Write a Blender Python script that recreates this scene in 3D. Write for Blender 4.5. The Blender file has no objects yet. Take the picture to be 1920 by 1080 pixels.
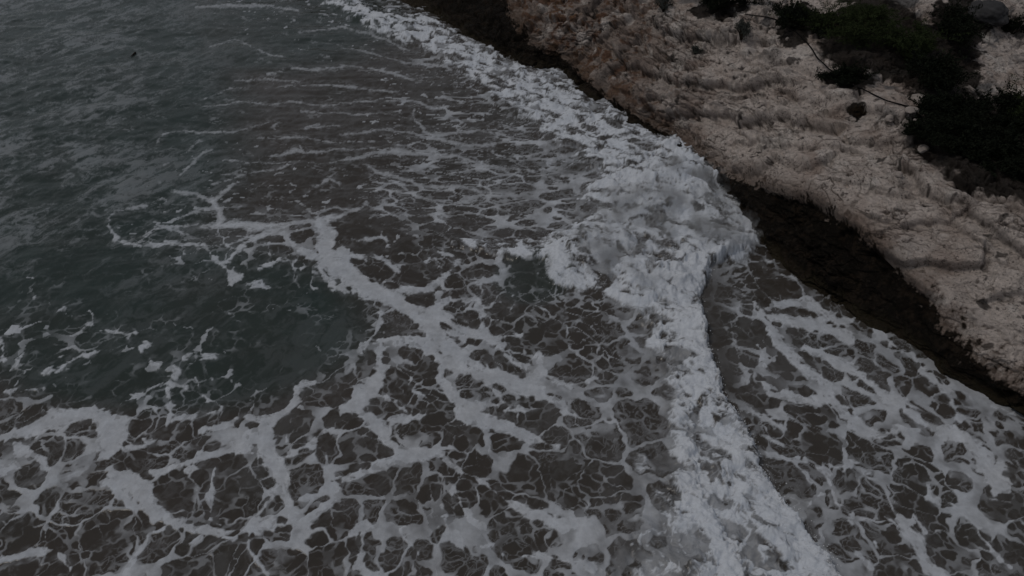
import bpy, math, random
import numpy as np
from mathutils import Vector

# ------------------------------------------------------------------ camera, sky, sun, exposure
S = bpy.context.scene
CAM_H, PITCH, FPX = 16.0, 40.0, 1371.0
cam_d = bpy.data.cameras.new("camera"); cam = bpy.data.objects.new("camera", cam_d)
S.collection.objects.link(cam); S.camera = cam
cam_d.lens = 36 * FPX / 1920; cam_d.clip_end = 3000
cam.location = (0, 0, CAM_H); cam.rotation_euler = (math.radians(90 - PITCH), 0, 0)

SUN_EL, SUN_AZ = 58.0, -92.0          # azimuth clockwise from +Y (view direction)
world = bpy.data.worlds.new("World"); S.world = world; world.use_nodes = True
wn = world.node_tree.nodes; wl = world.node_tree.links
for n in list(wn): wn.remove(n)
sky = wn.new('ShaderNodeTexSky'); sky.sky_type = 'NISHITA'; sky.sun_disc = False
sky.sun_elevation = math.radians(SUN_EL); sky.sun_rotation = math.radians(SUN_AZ)
sky.air_density = 1.0; sky.dust_density = 2.0; sky.ozone_density = 1.0; sky.altitude = 20
bg = wn.new('ShaderNodeBackground'); bg.inputs[1].default_value = 0.10
wo = wn.new('ShaderNodeOutputWorld')
tc = wn.new('ShaderNodeTexCoord'); mp = wn.new('ShaderNodeMapping'); mp.inputs['Scale'].default_value = (1, 1, 2.2)
cn = wn.new('ShaderNodeTexNoise'); cn.inputs['Scale'].default_value = 2.6; cn.inputs['Detail'].default_value = 6
wl.new(tc.outputs['Generated'], mp.inputs[0]); wl.new(mp.outputs[0], cn.inputs[0])
cr = wn.new('ShaderNodeValToRGB'); cr.color_ramp.elements[0].position = .3; cr.color_ramp.elements[1].position = .72
cr.color_ramp.elements[0].color = (.30, .315, .35, 1); cr.color_ramp.elements[1].color = (1, 1, 1, 1)
wl.new(cn.outputs[0], cr.inputs[0])
cm = wn.new('ShaderNodeVectorMath'); cm.operation = 'SCALE'; cm.inputs['Scale'].default_value = 8.5; wl.new(cr.outputs[0], cm.inputs[0])
cx = wn.new('ShaderNodeMix'); cx.data_type = 'RGBA'; cx.inputs[0].default_value = .72
wl.new(sky.outputs[0], cx.inputs[6]); wl.new(cm.outputs[0], cx.inputs[7])
wl.new(cx.outputs[2], bg.inputs[0]); wl.new(bg.outputs[0], wo.inputs[0])
sun_d = bpy.data.lights.new("sun", 'SUN'); sun_d.energy = 1.35; sun_d.angle = math.radians(10)
sun_d.color = (1.0, 0.93, 0.84)
sun = bpy.data.objects.new("sun", sun_d); S.collection.objects.link(sun)
a, e = math.radians(SUN_AZ), math.radians(SUN_EL)
sd = Vector((math.sin(a) * math.cos(e), math.cos(a) * math.cos(e), math.sin(e)))
sun.rotation_euler = sd.to_track_quat('Z', 'Y').to_euler()
S.view_settings.view_transform = 'Standard'; S.view_settings.look = 'None'
S.view_settings.gamma = 1; S.view_settings.use_curve_mapping = False
S.view_settings.exposure = -1.25
S.cycles.max_bounces = 5; S.cycles.diffuse_bounces = 2; S.cycles.glossy_bounces = 2

# ------------------------------------------------------------------ projection between photo pixels and the place
CP, SP = math.cos(math.radians(PITCH)), math.sin(math.radians(PITCH))
def px2w(u, v, z=0.0):
    u = np.asarray(u, float); v = np.asarray(v, float); z = np.asarray(z, float)
    dx = (u - 960) / FPX; dv = (v - 540) / FPX
    down = SP + dv * CP; fwd = CP - dv * SP
    t = (CAM_H - z) / down
    return dx * t, fwd * t, z + 0 * t
def w2px(x, y, z):
    h = CAM_H - z
    dep = y * CP + h * SP; up = y * SP - h * CP
    return 960 + FPX * x / dep, 540 - FPX * up / dep, dep

# ------------------------------------------------------------------ numpy noise
_r = np.random.RandomState(7)
PERM = np.concatenate([_r.permutation(256)] * 3).astype(np.int32)
G2 = np.stack([np.cos(np.arange(256) * 2.399), np.sin(np.arange(256) * 2.399)], 1).astype(np.float32)
_g = _r.normal(size=(256, 3)); G3 = (_g / np.linalg.norm(_g, axis=1)[:, None]).astype(np.float32)
RND = _r.rand(256, 3).astype(np.float32)
def fade(t): return t * t * t * (t * (t * 6 - 15) + 10)
def noise2(x, y, s=0):
    x = x + s * 17.31; y = y + s * 9.73
    xi = np.floor(x); yi = np.floor(y); xf = (x - xi).astype(np.float32); yf = (y - yi).astype(np.float32)
    xi = xi.astype(np.int32) & 255; yi = yi.astype(np.int32) & 255
    u = fade(xf); v = fade(yf)
    def g(i, j):
        h = PERM[PERM[(xi + i) & 255] + ((yi + j) & 255)]
        return G2[h, 0] * (xf - i) + G2[h, 1] * (yf - j)
    return ((g(0, 0) * (1 - u) + g(1, 0) * u) * (1 - v) + (g(0, 1) * (1 - u) + g(1, 1) * u) * v) * 1.5
def fbm2(x, y, o=4, s=0, gain=.5):
    r = 0; a = 1; t = 0
    for k in range(o):
        r = r + a * noise2(x, y, s + k * 3.1); t += a; a *= gain; x = x * 2.03; y = y * 2.03
    return r / t
def ridge2(x, y, o=4, s=0, gain=.55):
    r = 0; a = 1; t = 0
    for k in range(o):
        r = r + a * (1 - np.abs(noise2(x, y, s + k * 3.1)) * 2); t += a; a *= gain; x = x * 2.1; y = y * 2.1
    return r / t
def vor2(x, y, s=0):
    x = x + s * 11.7; y = y + s * 5.3
    xi = np.floor(x).astype(np.int32); yi = np.floor(y).astype(np.int32)
    f1 = np.full(x.shape, 9., np.float32); f2 = f1.copy(); cid = np.zeros(x.shape, np.int32)
    for i in (-1, 0, 1):
        for j in (-1, 0, 1):
            h = PERM[PERM[(xi + i) & 255] + ((yi + j) & 255)]
            d = np.hypot(xi + i + .08 + .84 * RND[h, 0] - x, yi + j + .08 + .84 * RND[h, 1] - y).astype(np.float32)
            c = d < f1
            f2 = np.where(c, f1, np.minimum(f2, d)); cid = np.where(c, h, cid); f1 = np.where(c, d, f1)
    return f1, f2, RND[cid, 2]
def cells2(x, y, s=0, spread=.5):
    """additively weighted cells: large and small rounded holes; returns gap to the next cell, own distance"""
    x = x + s * 11.7; y = y + s * 5.3
    xi = np.floor(x).astype(np.int32); yi = np.floor(y).astype(np.int32)
    f1 = np.full(x.shape, 9., np.float32); f2 = f1.copy(); cid = np.zeros(x.shape, np.int32)
    for i in (-2, -1, 0, 1, 2):
        for j in (-2, -1, 0, 1, 2):
            if abs(i) + abs(j) == 4: continue
            h = PERM[PERM[(xi + i) & 255] + ((yi + j) & 255)]
            d = (np.hypot(xi + i + RND[h, 0] - x, yi + j + RND[h, 1] - y) - spread * RND[(h + 37) & 255, 1] ** 1.5 * 1.3).astype(np.float32)
            c = d < f1
            f2 = np.where(c, f1, np.minimum(f2, d)); cid = np.where(c, h, cid); f1 = np.where(c, d, f1)
    return f2 - f1, f1, RND[cid, 2]
def noise3(x, y, z, s=0):
    x = x + s * 7.31; y = y + s * 3.73; z = z + s * 5.1
    xi = np.floor(x); yi = np.floor(y); zi = np.floor(z)
    xf = (x - xi).astype(np.float32); yf = (y - yi).astype(np.float32); zf = (z - zi).astype(np.float32)
    xi = xi.astype(np.int32) & 255; yi = yi.astype(np.int32) & 255; zi = zi.astype(np.int32) & 255
    u = fade(xf); v = fade(yf); w = fade(zf)
    def g(i, j, k):
        h = PERM[PERM[PERM[(xi + i) & 255] + ((yi + j) & 255)] + ((zi + k) & 255)]
        return G3[h, 0] * (xf - i) + G3[h, 1] * (yf - j) + G3[h, 2] * (zf - k)
    a = (g(0,0,0)*(1-u)+g(1,0,0)*u)*(1-v) + (g(0,1,0)*(1-u)+g(1,1,0)*u)*v
    b = (g(0,0,1)*(1-u)+g(1,0,1)*u)*(1-v) + (g(0,1,1)*(1-u)+g(1,1,1)*u)*v
    return (a * (1 - w) + b * w) * 1.5
def fbm3(x, y, z, o=4, s=0, gain=.5):
    r = 0; a = 1; t = 0
    for k in range(o):
        r = r + a * noise3(x, y, z, s + k * 2.7); t += a; a *= gain; x = x * 2.03; y = y * 2.03; z = z * 2.03
    return r / t
def vor3(x, y, z, s=0):
    x = x + s * 11.7; y = y + s * 5.3
    xi = np.floor(x).astype(np.int32); yi = np.floor(y).astype(np.int32); zi = np.floor(z).astype(np.int32)
    f1 = np.full(x.shape, 9., np.float32); f2 = f1.copy(); cid = np.zeros(x.shape, np.int32)
    for i in (-1, 0, 1):
        for j in (-1, 0, 1):
            for k in (-1, 0, 1):
                h = PERM[PERM[PERM[(xi + i) & 255] + ((yi + j) & 255)] + ((zi + k) & 255)]
                d = (xi+i+RND[h,0]-x)**2 + (yi+j+RND[h,1]-y)**2 + (zi+k+RND[(h+91)&255,2]-z)**2
                d = d.astype(np.float32)
                c = d < f1
                f2 = np.where(c, f1, np.minimum(f2, d)); cid = np.where(c, h, cid); f1 = np.where(c, d, f1)
    return np.sqrt(f1), np.sqrt(f2), RND[cid, 2]
def facets(x, y, z, s=0):
    """broken stone: every cell is a plane of its own tilt, blended only in a narrow seam"""
    x = x + s * 11.7; y = y + s * 5.3
    xi = np.floor(x).astype(np.int32); yi = np.floor(y).astype(np.int32); zi = np.floor(z).astype(np.int32)
    num = 0; den = 0
    ds = []
    for i in (-1, 0, 1):
        for j in (-1, 0, 1):
            for k in (-1, 0, 1):
                h = PERM[PERM[PERM[(xi + i) & 255] + ((yi + j) & 255)] + ((zi + k) & 255)]
                ox = x - (xi + i + RND[h, 0]); oy = y - (yi + j + RND[h, 1]); oz = z - (zi + k + RND[(h + 91) & 255, 2])
                d = (ox * ox + oy * oy + oz * oz).astype(np.float32)
                w = np.exp(-26 * d); g = G3[(h + 17) & 255]
                num = num + w * (g[..., 0] * ox + g[..., 1] * oy + g[..., 2] * oz + .5 * (RND[h, 2] - .5)); den = den + w
    return num / (den + 1e-12)
def sst(a, b, x):
    t = np.clip((x - a) / (b - a), 0, 1); return t * t * (3 - 2 * t)

# ------------------------------------------------------------------ object helpers
def link(o): S.collection.objects.link(o); return o
def props(o, label=None, cat=None, group=None, kind=None):
    for k, v in (('label', label), ('category', cat), ('group', group), ('kind', kind)):
        if v: o[k] = v
    return o
def grid_mesh(name, X, Y, Z, attrs, mat, flip=False):
    nr, nc = X.shape
    me = bpy.data.meshes.new(name)
    co = np.stack([X, Y, Z], -1).reshape(-1, 3).astype(np.float32)
    idx = np.arange(nr * nc, dtype=np.int32).reshape(nr, nc)
    q = np.stack([idx[:-1, :-1], idx[:-1, 1:], idx[1:, 1:], idx[1:, :-1]], -1).reshape(-1, 4)
    if flip: q = q[:, ::-1]
    nf = len(q)
    me.vertices.add(len(co)); me.vertices.foreach_set('co', co.ravel())
    me.loops.add(nf * 4); me.loops.foreach_set('vertex_index', np.ascontiguousarray(q).ravel())
    me.polygons.add(nf); me.polygons.foreach_set('loop_start', np.arange(0, nf * 4, 4, dtype=np.int32))
    me.polygons.foreach_set('use_smooth', np.ones(nf, bool))
    me.update(calc_edges=True)
    for k, A in attrs.items():
        if A.ndim == 3:
            at = me.attributes.new(k, 'FLOAT_COLOR', 'POINT')
            c = np.concatenate([A.reshape(-1, 3), np.ones((nr * nc, 1))], 1).astype(np.float32)
            at.data.foreach_set('color', c.ravel())
        else:
            at = me.attributes.new(k, 'FLOAT', 'POINT'); at.data.foreach_set('value', A.astype(np.float32).ravel())
    me.materials.append(mat)
    return link(bpy.data.objects.new(name, me))
def faces_mesh(name, V, F, mat, parent=None, smooth=True):
    me = bpy.data.meshes.new(name); me.from_pydata([tuple(map(float, v)) for v in V], [], [tuple(map(int, f)) for f in F]); me.update()
    if smooth: me.polygons.foreach_set('use_smooth', np.ones(len(me.polygons), bool))
    me.materials.append(mat)
    o = link(bpy.data.objects.new(name, me))
    if parent: o.parent = parent
    return o
def nt(name):
    m = bpy.data.materials.new(name); m.use_nodes = True
    return m, m.node_tree.nodes, m.node_tree.links, m.node_tree.nodes['Principled BSDF']
def tex(n, l, kind, vec, **kw):
    t = n.new(kind)
    for k, v in kw.items():
        if k in t.inputs: t.inputs[k].default_value = v
        else: setattr(t, k, v)
    if vec: l.new(vec, t.inputs['Vector'])
    return t
def mth(n, l, op, a, b=None, c=None, clamp=False):
    m = n.new('ShaderNodeMath'); m.operation = op; m.use_clamp = clamp
    for i, x in enumerate((a, b, c)):
        if x is None: continue
        if isinstance(x, (int, float)): m.inputs[i].default_value = x
        else: l.new(x, m.inputs[i])
    return m.outputs[0]
def mix(n, l, f, a, b, mode='MIX'):
    m = n.new('ShaderNodeMix'); m.data_type = 'RGBA'; m.blend_type = mode
    for s, x in ((0, f), (6, a), (7, b)):
        if isinstance(x, (int, float)): m.inputs[s].default_value = x
        elif isinstance(x, tuple): m.inputs[s].default_value = (*x, 1)
        else: l.new(x, m.inputs[s])
    return m.outputs[2]

# ------------------------------------------------------------------ materials of the setting
def sea_material():
    m, n, l, p = nt('sea_water')
    geo = n.new('ShaderNodeNewGeometry').outputs['Position']
    def at(k): a = n.new('ShaderNodeAttribute'); a.attribute_name = k; return a
    foam = at('foam').outputs['Fac']; silt = at('silt').outputs['Fac']; turb = at('turb').outputs['Fac']
    nz = tex(n, l, 'ShaderNodeTexNoise', geo, Scale=9.0, Detail=5.0, Roughness=.6).outputs[0]
    nz2 = tex(n, l, 'ShaderNodeTexNoise', geo, Scale=0.9, Detail=3.0).outputs[0]
    water = mix(n, l, silt, (0.030, 0.050, 0.046), (0.062, 0.053, 0.046))
    water = mix(n, l, mth(n, l, 'MULTIPLY', nz2, .5), water, (0.020, 0.019, 0.016))
    lite = mix(n, l, nz2, (0.60, 0.655, 0.74), (0.72, 0.75, 0.80))
    f2 = mth(n, l, 'MULTIPLY', foam, mth(n, l, 'ADD', mth(n, l, 'MULTIPLY', nz, .5), .72), clamp=True)
    col = mix(n, l, f2, water, lite)
    l.new(col, p.inputs['Base Color'])
    l.new(mth(n, l, 'MULTIPLY_ADD', f2, +.6, .2, clamp=True), p.inputs['Roughness'])
    p.inputs['IOR'].default_value = 1.33
    rip = tex(n, l, 'ShaderNodeTexNoise', geo, Scale=5.0, Detail=4.0, Roughness=.6, Distortion=.4).outputs[0]
    fine = tex(n, l, 'ShaderNodeTexNoise', geo, Scale=26.0, Detail=3.0).outputs[0]
    b = n.new('ShaderNodeBump'); b.inputs['Distance'].default_value = .025; b.inputs['Strength'].default_value = .3
    l.new(rip, b.inputs['Height'])
    b2 = n.new('ShaderNodeBump'); b2.inputs['Distance'].default_value = .02
    l.new(mth(n, l, 'MULTIPLY', foam, .5), b2.inputs['Strength']); l.new(fine, b2.inputs['Height'])
    l.new(b.outputs[0], b2.inputs['Normal']); l.new(b2.outputs[0], p.inputs['Normal'])
    return m
def rock_material():
    m, n, l, p = nt('pale_limestone')
    geo = n.new('ShaderNodeNewGeometry').outputs['Position']
    def at(k): a = n.new('ShaderNodeAttribute'); a.attribute_name = k; return a
    tint = at('tint').outputs['Color']; wet = at('wet').outputs['Fac']
    nz = tex(n, l, 'ShaderNodeTexNoise', geo, Scale=7.0, Detail=8.0, Roughness=.7).outputs[0]
    nf = tex(n, l, 'ShaderNodeTexNoise', geo, Scale=30.0, Detail=5.0, Roughness=.7).outputs[0]
    v = mth(n, l, 'MULTIPLY_ADD', nz, 1.3, .35)
    g = n.new('ShaderNodeCombineColor')
    for i in range(3): l.new(v, g.inputs[i])
    col = mix(n, l, 1.0, tint, g.outputs[0], 'MULTIPLY')
    spk = mth(n, l, 'LESS_THAN', nf, .40)
    col = mix(n, l, mth(n, l, 'MULTIPLY', spk, .3), col, (0.05, 0.04, 0.035))
    ns = tex(n, l, 'ShaderNodeTexNoise', geo, Scale=11.0, Detail=6.0, Roughness=.75, Distortion=.8).outputs[0]
    nm = tex(n, l, 'ShaderNodeTexNoise', geo, Scale=1.3, Detail=3.0).outputs[0]
    th = mth(n, l, 'MULTIPLY_ADD', nm, .22, .325)
    sp = mth(n, l, 'MULTIPLY', mth(n, l, 'SUBTRACT', th, ns), 22.0, clamp=True)
    col = mix(n, l, mth(n, l, 'MULTIPLY', sp, .75), col, (0.04, 0.032, 0.027))
    l.new(col, p.inputs['Base Color'])
    l.new(mth(n, l, 'MULTIPLY_ADD', wet, -.45, .92), p.inputs['Roughness'])
    l.new(mth(n, l, 'MULTIPLY_ADD', wet, .05, .05), p.inputs['Specular IOR Level'])
    b = n.new('ShaderNodeBump'); b.inputs['Distance'].default_value = .11; b.inputs['Strength'].default_value = 1.0
    l.new(mth(n, l, 'ADD', nz, ns), b.inputs['Height'])
    b2 = n.new('ShaderNodeBump'); b2.inputs['Distance'].default_value = .03; b2.inputs['Strength'].default_value = .8
    l.new(nf, b2.inputs['Height']); l.new(b.outputs[0], b2.inputs['Normal']); l.new(b2.outputs[0], p.inputs['Normal'])
    return m
def plain(name, c, rough=.9, var=.35, scale=8.0):
    m, n, l, p = nt(name)
    geo = n.new('ShaderNodeNewGeometry').outputs['Position']
    nz = tex(n, l, 'ShaderNodeTexNoise', geo, Scale=scale, Detail=4.0).outputs[0]
    l.new(mix(n, l, nz, tuple(x * (1 - var) for x in c), tuple(x * (1 + var) for x in c)), p.inputs['Base Color'])
    p.inputs['Roughness'].default_value = rough
    p.inputs['Specular IOR Level'].default_value = .05
    return m
MSEA, MROCK = sea_material(), rock_material()

# ------------------------------------------------------------------ SEA: traced foam, lattice foam, surf
# strokes of thick foam lying on the water: (x, y, width) in pixels of the sea chart
ST = [
 [(205,412,7),(210,430,9),(222,448,10),(240,455,7),(270,463,7),(300,462,10),(330,460,10),(360,459,8),(385,462,10),(400,478,9),(415,500,11),(430,516,16),(438,527,24)],
 [(205,412,6),(215,400,5),(250,391,6),(272,384,7)], [(455,533,8),(480,536,12),(512,536,8)],
 [(265,445,5),(290,432,6),(330,425,7),(370,420,5)], [(325,430,5),(350,438,8)], [(270,448,4),(300,430,3)],
 [(298,340,4),(318,356,6),(345,364,9),(370,368,8),(400,378,16),(410,392,16),(415,408,14),(405,425,16)],
 [(437,345,9),(425,355,11),(412,368,10),(400,380,12)], [(335,408,3),(360,400,6),(385,388,8),(410,392,9)],
 [(380,425,12),(410,424,16),(450,420,22),(490,424,20),(540,419,12),(590,416,12),(615,416,26),(645,405,12),(668,393,8),(690,380,4)],
 [(520,428,14),(490,442,18),(465,455,14),(440,475,10),(425,490,9),(412,496,9)], [(480,440,8),(450,452,8),(425,462,5)],
 [(500,470,5),(510,485,6),(515,492,6),(470,508,4)], [(505,455,4),(508,480,6),(530,488,6),(548,490,8),(555,510,7),(555,525,8),(570,505,6)],
 [(540,447,5),(560,465,8),(590,478,10),(620,478,28),(650,480,22)],
 [(600,418,26),(612,440,34),(605,465,34),(600,485,20),(640,505,44),(670,530,42),(700,547,30),(740,560,34),(770,582,34),(800,610,36),(830,640,32),(860,670,30),(900,692,30),(945,706,24),(985,725,26),(1025,748,20),(1060,768,16),(1098,790,7)],
 [(640,470,20),(665,480,14),(685,492,8)], [(560,470,14),(585,480,26)], [(600,490,10),(606,515,10),(625,535,12),(650,545,14)],
 [(650,445,5),(670,453,5),(700,450,5),(718,445,10),(720,435,5)], [(718,445,5),(728,460,9),(724,470,9)], [(700,478,5),(722,490,12),(735,505,10),(750,515,6),(768,522,4)],
 [(730,548,14),(790,545,10),(815,530,16),(830,520,10)],
 [(800,488,6),(815,470,6),(840,478,8),(865,487,6)],[(810,478,3),(822,498,5),(838,503,5)],[(865,487,9),(848,503,9),(833,518,10),(815,530,10)],
 [(953,500,8),(942,515,8),(930,522,12),(905,530,14),(903,550,12),(890,560,12),(870,565,10),(845,563,16),(825,578,20),(805,590,20)],
 [(942,515,5),(965,520,4)], [(870,495,2),(888,508,3),(895,522,5)], [(890,560,14),(903,580,14),(903,600,14),(908,620,18),(925,638,24),(945,650,20)],
 [(905,572,6),(950,567,5),(960,572,12),(957,583,6)], [(957,567,3),(956,552,4)],
 [(820,590,20),(850,615,26),(880,625,22),(910,632,18)], [(850,600,4),(880,601,6)],
 [(925,638,4),(960,630,4),(985,625,5)], [(860,630,8),(875,645,8),(880,660,12)], [(930,640,10),(950,670,8),(970,685,10),(1000,690,9)],
 [(705,567,5),(715,590,6),(715,602,9),(704,622,5),(690,642,5),(680,655,4)], [(700,560,4),(730,565,8),(760,578,12)],
 [(715,640,14),(745,637,18),(780,645,18),(815,655,20)], [(722,620,8),(718,650,14),(715,690,22),(700,720,30),(672,742,40),(655,765,18),(690,780,22),(712,800,34),(725,825,28),(742,845,26),(775,850,26),(815,852,24),(845,868,18),(870,888,10)],
 [(640,770,18),(670,765,18)], [(735,785,20),(765,785,22),(790,778,16)], [(725,745,8),(760,772,6),(800,768,5),(835,762,6)],
 [(825,690,16),(828,715,14),(842,735,18),(856,750,20),(870,772,30),(900,786,36),(935,799,34),(970,812,24),(1005,828,18),(1040,838,14)],
 [(770,648,16),(800,652,22),(830,676,30),(880,696,30),(930,706,30),(975,722,34),(1010,740,24)],
 [(905,708,12),(920,722,16),(940,750,14),(935,765,12),(970,768,14),(1010,766,8),(1045,768,6)], [(870,765,10),(900,748,5),(930,758,6)],
 [(1005,655,8),(1012,680,12),(1022,698,14),(1045,712,14),(1075,720,12),(1120,713,5)], [(1022,700,10),(990,712,14),(960,715,10)],
 [(768,680,4),(772,710,6),(768,725,5),(745,740,5)], [(772,725,6),(800,742,8),(815,758,9)], [(800,690,4),(795,712,3),(780,722,4)],
 [(640,905,10),(660,890,14),(700,880,16),(730,862,22),(760,852,24)], [(655,840,4),(640,850,3)],
 [(0,822,26),(30,812,30),(60,800,30),(95,784,32),(130,776,34),(165,774,30),(200,790,56),(225,795,44)], [(185,770,20),(215,760,8),(240,745,5),(262,735,5),(295,722,10)],
 [(215,810,46),(202,838,34),(196,855,24)], [(240,800,12),(230,825,10),(212,850,8)],
 [(28,815,14),(40,842,22),(65,848,16),(78,862,14),(88,882,8)], [(0,884,18),(22,874,12),(40,878,4)],
 [(208,885,26),(235,900,40),(270,918,40),(278,945,36),(290,972,34),(320,988,24),(350,995,18),(385,992,18),(425,1000,14)],
 [(200,905,16),(225,920,24),(255,945,20)], [(280,890,22),(310,885,14),(350,868,16),(385,852,22),(420,848,16),(455,842,28),(480,820,34)],
 [(350,885,12),(375,875,12),(400,862,8)], [(300,725,10),(313,722,12),(316,745,8),(322,778,14),(312,810,10),(290,822,10),(270,832,10),(235,838,6)],
 [(318,722,12),(345,728,8)], [(262,795,6),(266,815,6),(280,828,7)], [(325,790,7),(355,780,6),(385,772,8),(408,765,6)],
 [(365,708,4),(372,735,5),(385,748,8),(397,740,6),(400,710,5)], [(330,700,12),(318,696,8),(330,712,8)],
 [(495,805,36),(492,785,22),(512,793,28),(535,765,22),(552,738,18),(568,718,14),(590,712,8)], [(485,795,14),(460,780,12),(440,788,10),(410,800,12),(375,805,10)],
 [(500,815,38),(502,840,38),(515,868,36),(530,888,30),(540,910,22),(548,935,16),(555,945,10)],
 [(505,840,14),(522,830,8)], [(515,905,6),(508,930,7),(495,955,8),(478,972,12),(455,995,14)],
 [(400,865,4),(402,905,6),(395,928,24),(397,950,5),(402,975,5),(415,985,8)], [(410,925,3),(450,920,3),(510,925,4)], [(455,920,3),(470,895,3)],
 [(455,1000,18),(500,985,24),(545,985,18),(560,965,14)], [(465,1005,16),(472,1035,16),(495,1060,16),(515,1085,20)],
 [(545,850,8),(580,840,8),(600,820,8),(620,800,8)], [(540,790,10),(545,830,6)], [(610,850,5),(615,885,6),(635,905,10)],
 [(570,935,14),(600,930,14),(640,915,16)], [(575,985,18),(600,960,14),(625,940,16)], [(660,1000,14),(690,985,18),(685,1020,16),(675,1060,24),(700,1085,24)],
 [(300,1000,20),(270,1010,14),(250,1050,12),(240,1085,14)], [(0,1050,10),(50,1035,16),(100,1030,14),(130,1060,14),(150,1085,14)],
 [(380,1010,8),(350,1025,6)], [(420,1010,8),(460,1015,8)], [(860,915,18),(850,940,14)],
 [(755,960,8),(765,1010,5),(790,1040,6)], [(860,920,12),(880,975,14),(905,990,12)], [(900,985,8),(925,1010,8),(925,1025,6),(900,1025,4)],
 [(900,900,8),(960,940,14),(1010,970,24),(1050,985,20),(1100,990,14)], [(940,1035,8),(990,1040,16),(1060,1050,14),(1110,1060,20)],
 [(835,975,8),(850,1010,12),(870,1045,8)],
 # thin, far and left
 [(128,660,3),(95,690,4),(85,700,9),(70,718,4)], [(85,697,10),(110,690,7)], [(105,698,8),(130,680,14),(150,668,9),(185,660,5),(225,655,4)], [(45,660,4),(30,680,5),(0,715,6)], [(0,645,8),(4,690,6)],
 [(275,640,4),(268,660,5),(285,680,5),(292,688,6)], [(280,632,5),(300,618,4),(320,610,3)], [(232,640,4),(250,630,3),(262,627,2)], [(345,672,3),(380,670,4),(405,673,5)],
 [(0,732,3),(40,733,4),(80,728,4)], [(240,635,3),(200,618,5),(150,600,5),(95,575,5),(60,558,3)],
 [(385,282,7),(370,300,7),(350,315,5),(335,328,3)], [(400,280,4),(385,285,6)], [(310,310,4),(325,298,3),(355,278,3),(370,260,3)], [(290,270,4),(305,252,4),(345,244,3),(370,247,4),(440,246,4),(480,237,3),(520,225,3)],
 [(500,290,4),(530,288,7),(555,283,12),(572,288,6),(640,282,4),(700,278,4)], [(560,275,5),(565,285,8)], [(400,345,3),(450,328,4),(510,316,5),(560,300,3)],
 [(510,195,5),(545,190,4),(600,200,4),(640,193,4),(700,188,3)], [(460,190,4),(480,192,4)], [(545,130,6),(580,132,7),(640,128,5)], [(505,140,5),(530,135,4)], [(385,185,3),(430,165,4),(460,162,3)], [(395,88,3),(420,78,5),(440,74,5),(460,82,5),(490,98,4),(530,108,5)],
 [(640,352,3),(620,335,4),(615,330,3)], [(575,360,3),(600,345,4),(630,325,6)], [(540,370,4),(555,380,6),(580,395,5),(600,402,4)], [(600,402,6),(630,392,6),(650,395,5)],
 [(600,232,7),(570,240,6),(640,235,5)], [(515,240,6),(530,228,4)],
 [(370,15,3),(440,10,8),(500,12,6),(560,20,6)],
 # long curved lines in the upper middle
 [(560,62,3),(640,52,5),(720,72,5),(765,95,5)], [(640,125,5),(690,129,4),(735,138,7),(770,150,5),(805,152,4)], [(640,192,5),(700,188,4),(775,190,6),(810,203,8),(838,200,5)],
 [(772,200,4),(778,225,6),(798,245,8),(825,255,9),(850,250,6),(872,232,5)], [(640,252,4),(720,243,5),(775,248,7),(830,262,10),(880,275,7),(930,270,6)], [(850,250,5),(900,243,5),(935,255,6),(985,262,5)],
 [(620,306,4),(690,290,9),(740,283,12),(800,288,12),(860,292,10),(910,312,8),(955,322,6)], [(690,312,6),(740,330,9),(800,350,9),(860,352,7),(940,364,5)], [(720,332,4),(760,356,8),(800,373,7),(850,379,6),(905,372,5)],
 [(790,406,4),(840,398,6),(875,395,5)], [(880,300,7),(940,316,7),(1000,322,6),(1065,350,6)], [(520,162,3),(600,158,4),(680,166,4),(740,174,4)], [(440,150,3),(500,148,4),(560,155,3)], [(560,210,3),(640,214,4),(720,212,3),(790,226,3)],
 [(380,200,3),(450,190,4),(520,196,3)], [(640,90,3),(700,100,5),(760,118,5),(820,122,6)], [(480,262,3),(560,258,4),(640,266,4),(700,262,3)], [(410,300,3),(480,304,3),(540,300,4)],
 # right hand lattice
 [(1410,565,16),(1414,590,14),(1405,612,12)], [(1380,545,5),(1400,555,5)], [(1345,615,7),(1365,615,9),(1378,640,9),(1385,670,11),(1392,700,20),(1398,722,26),(1385,728,16)], [(1418,645,6),(1426,660,6),(1423,680,7),(1432,688,5),(1450,690,4)],
 [(1425,590,18),(1450,625,20),(1470,655,24),(1505,688,26),(1545,712,24),(1560,735,14)], [(1440,600,20),(1470,600,26),(1520,605,40),(1570,618,30),(1600,640,18)],
 [(1460,570,24),(1510,565,30),(1550,580,24),(1590,605,20)], [(1510,650,22),(1540,665,26),(1575,685,30),(1610,705,26),(1650,735,28),(1680,755,22),(1715,782,24),(1750,800,30),(1790,815,32),(1820,835,40),(1850,865,44)],
 [(1365,735,8),(1375,752,22),(1395,765,24),(1415,778,16),(1440,785,16),(1465,805,14),(1490,822,12)], [(1368,690,3),(1372,730,4)],
 [(1435,722,7),(1450,738,16),(1490,742,24),(1530,745,22),(1562,752,20),(1590,780,24),(1620,800,28),(1655,812,20),(1690,802,18),(1740,805,14)],
 [(1410,815,8),(1440,820,10),(1465,835,14)], [(1400,850,8),(1430,860,14),(1470,862,14),(1500,855,16),(1530,870,16),(1555,890,18),(1545,868,18),(1580,880,12),(1600,870,12)],
 [(1555,900,5),(1558,925,4),(1572,945,6),(1605,955,7),(1650,960,8),(1680,985,10)], [(1600,865,8),(1620,880,6),(1660,915,5),(1680,935,6),(1688,950,4)],
 [(1480,880,12),(1510,890,12),(1515,915,8)], [(1510,955,4),(1520,935,6),(1545,925,4)], [(1690,975,30),(1700,1000,34),(1720,1025,30),(1740,1060,34),(1780,1085,26)], [(1700,985,16),(1720,965,24),(1730,990,20)],
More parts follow.
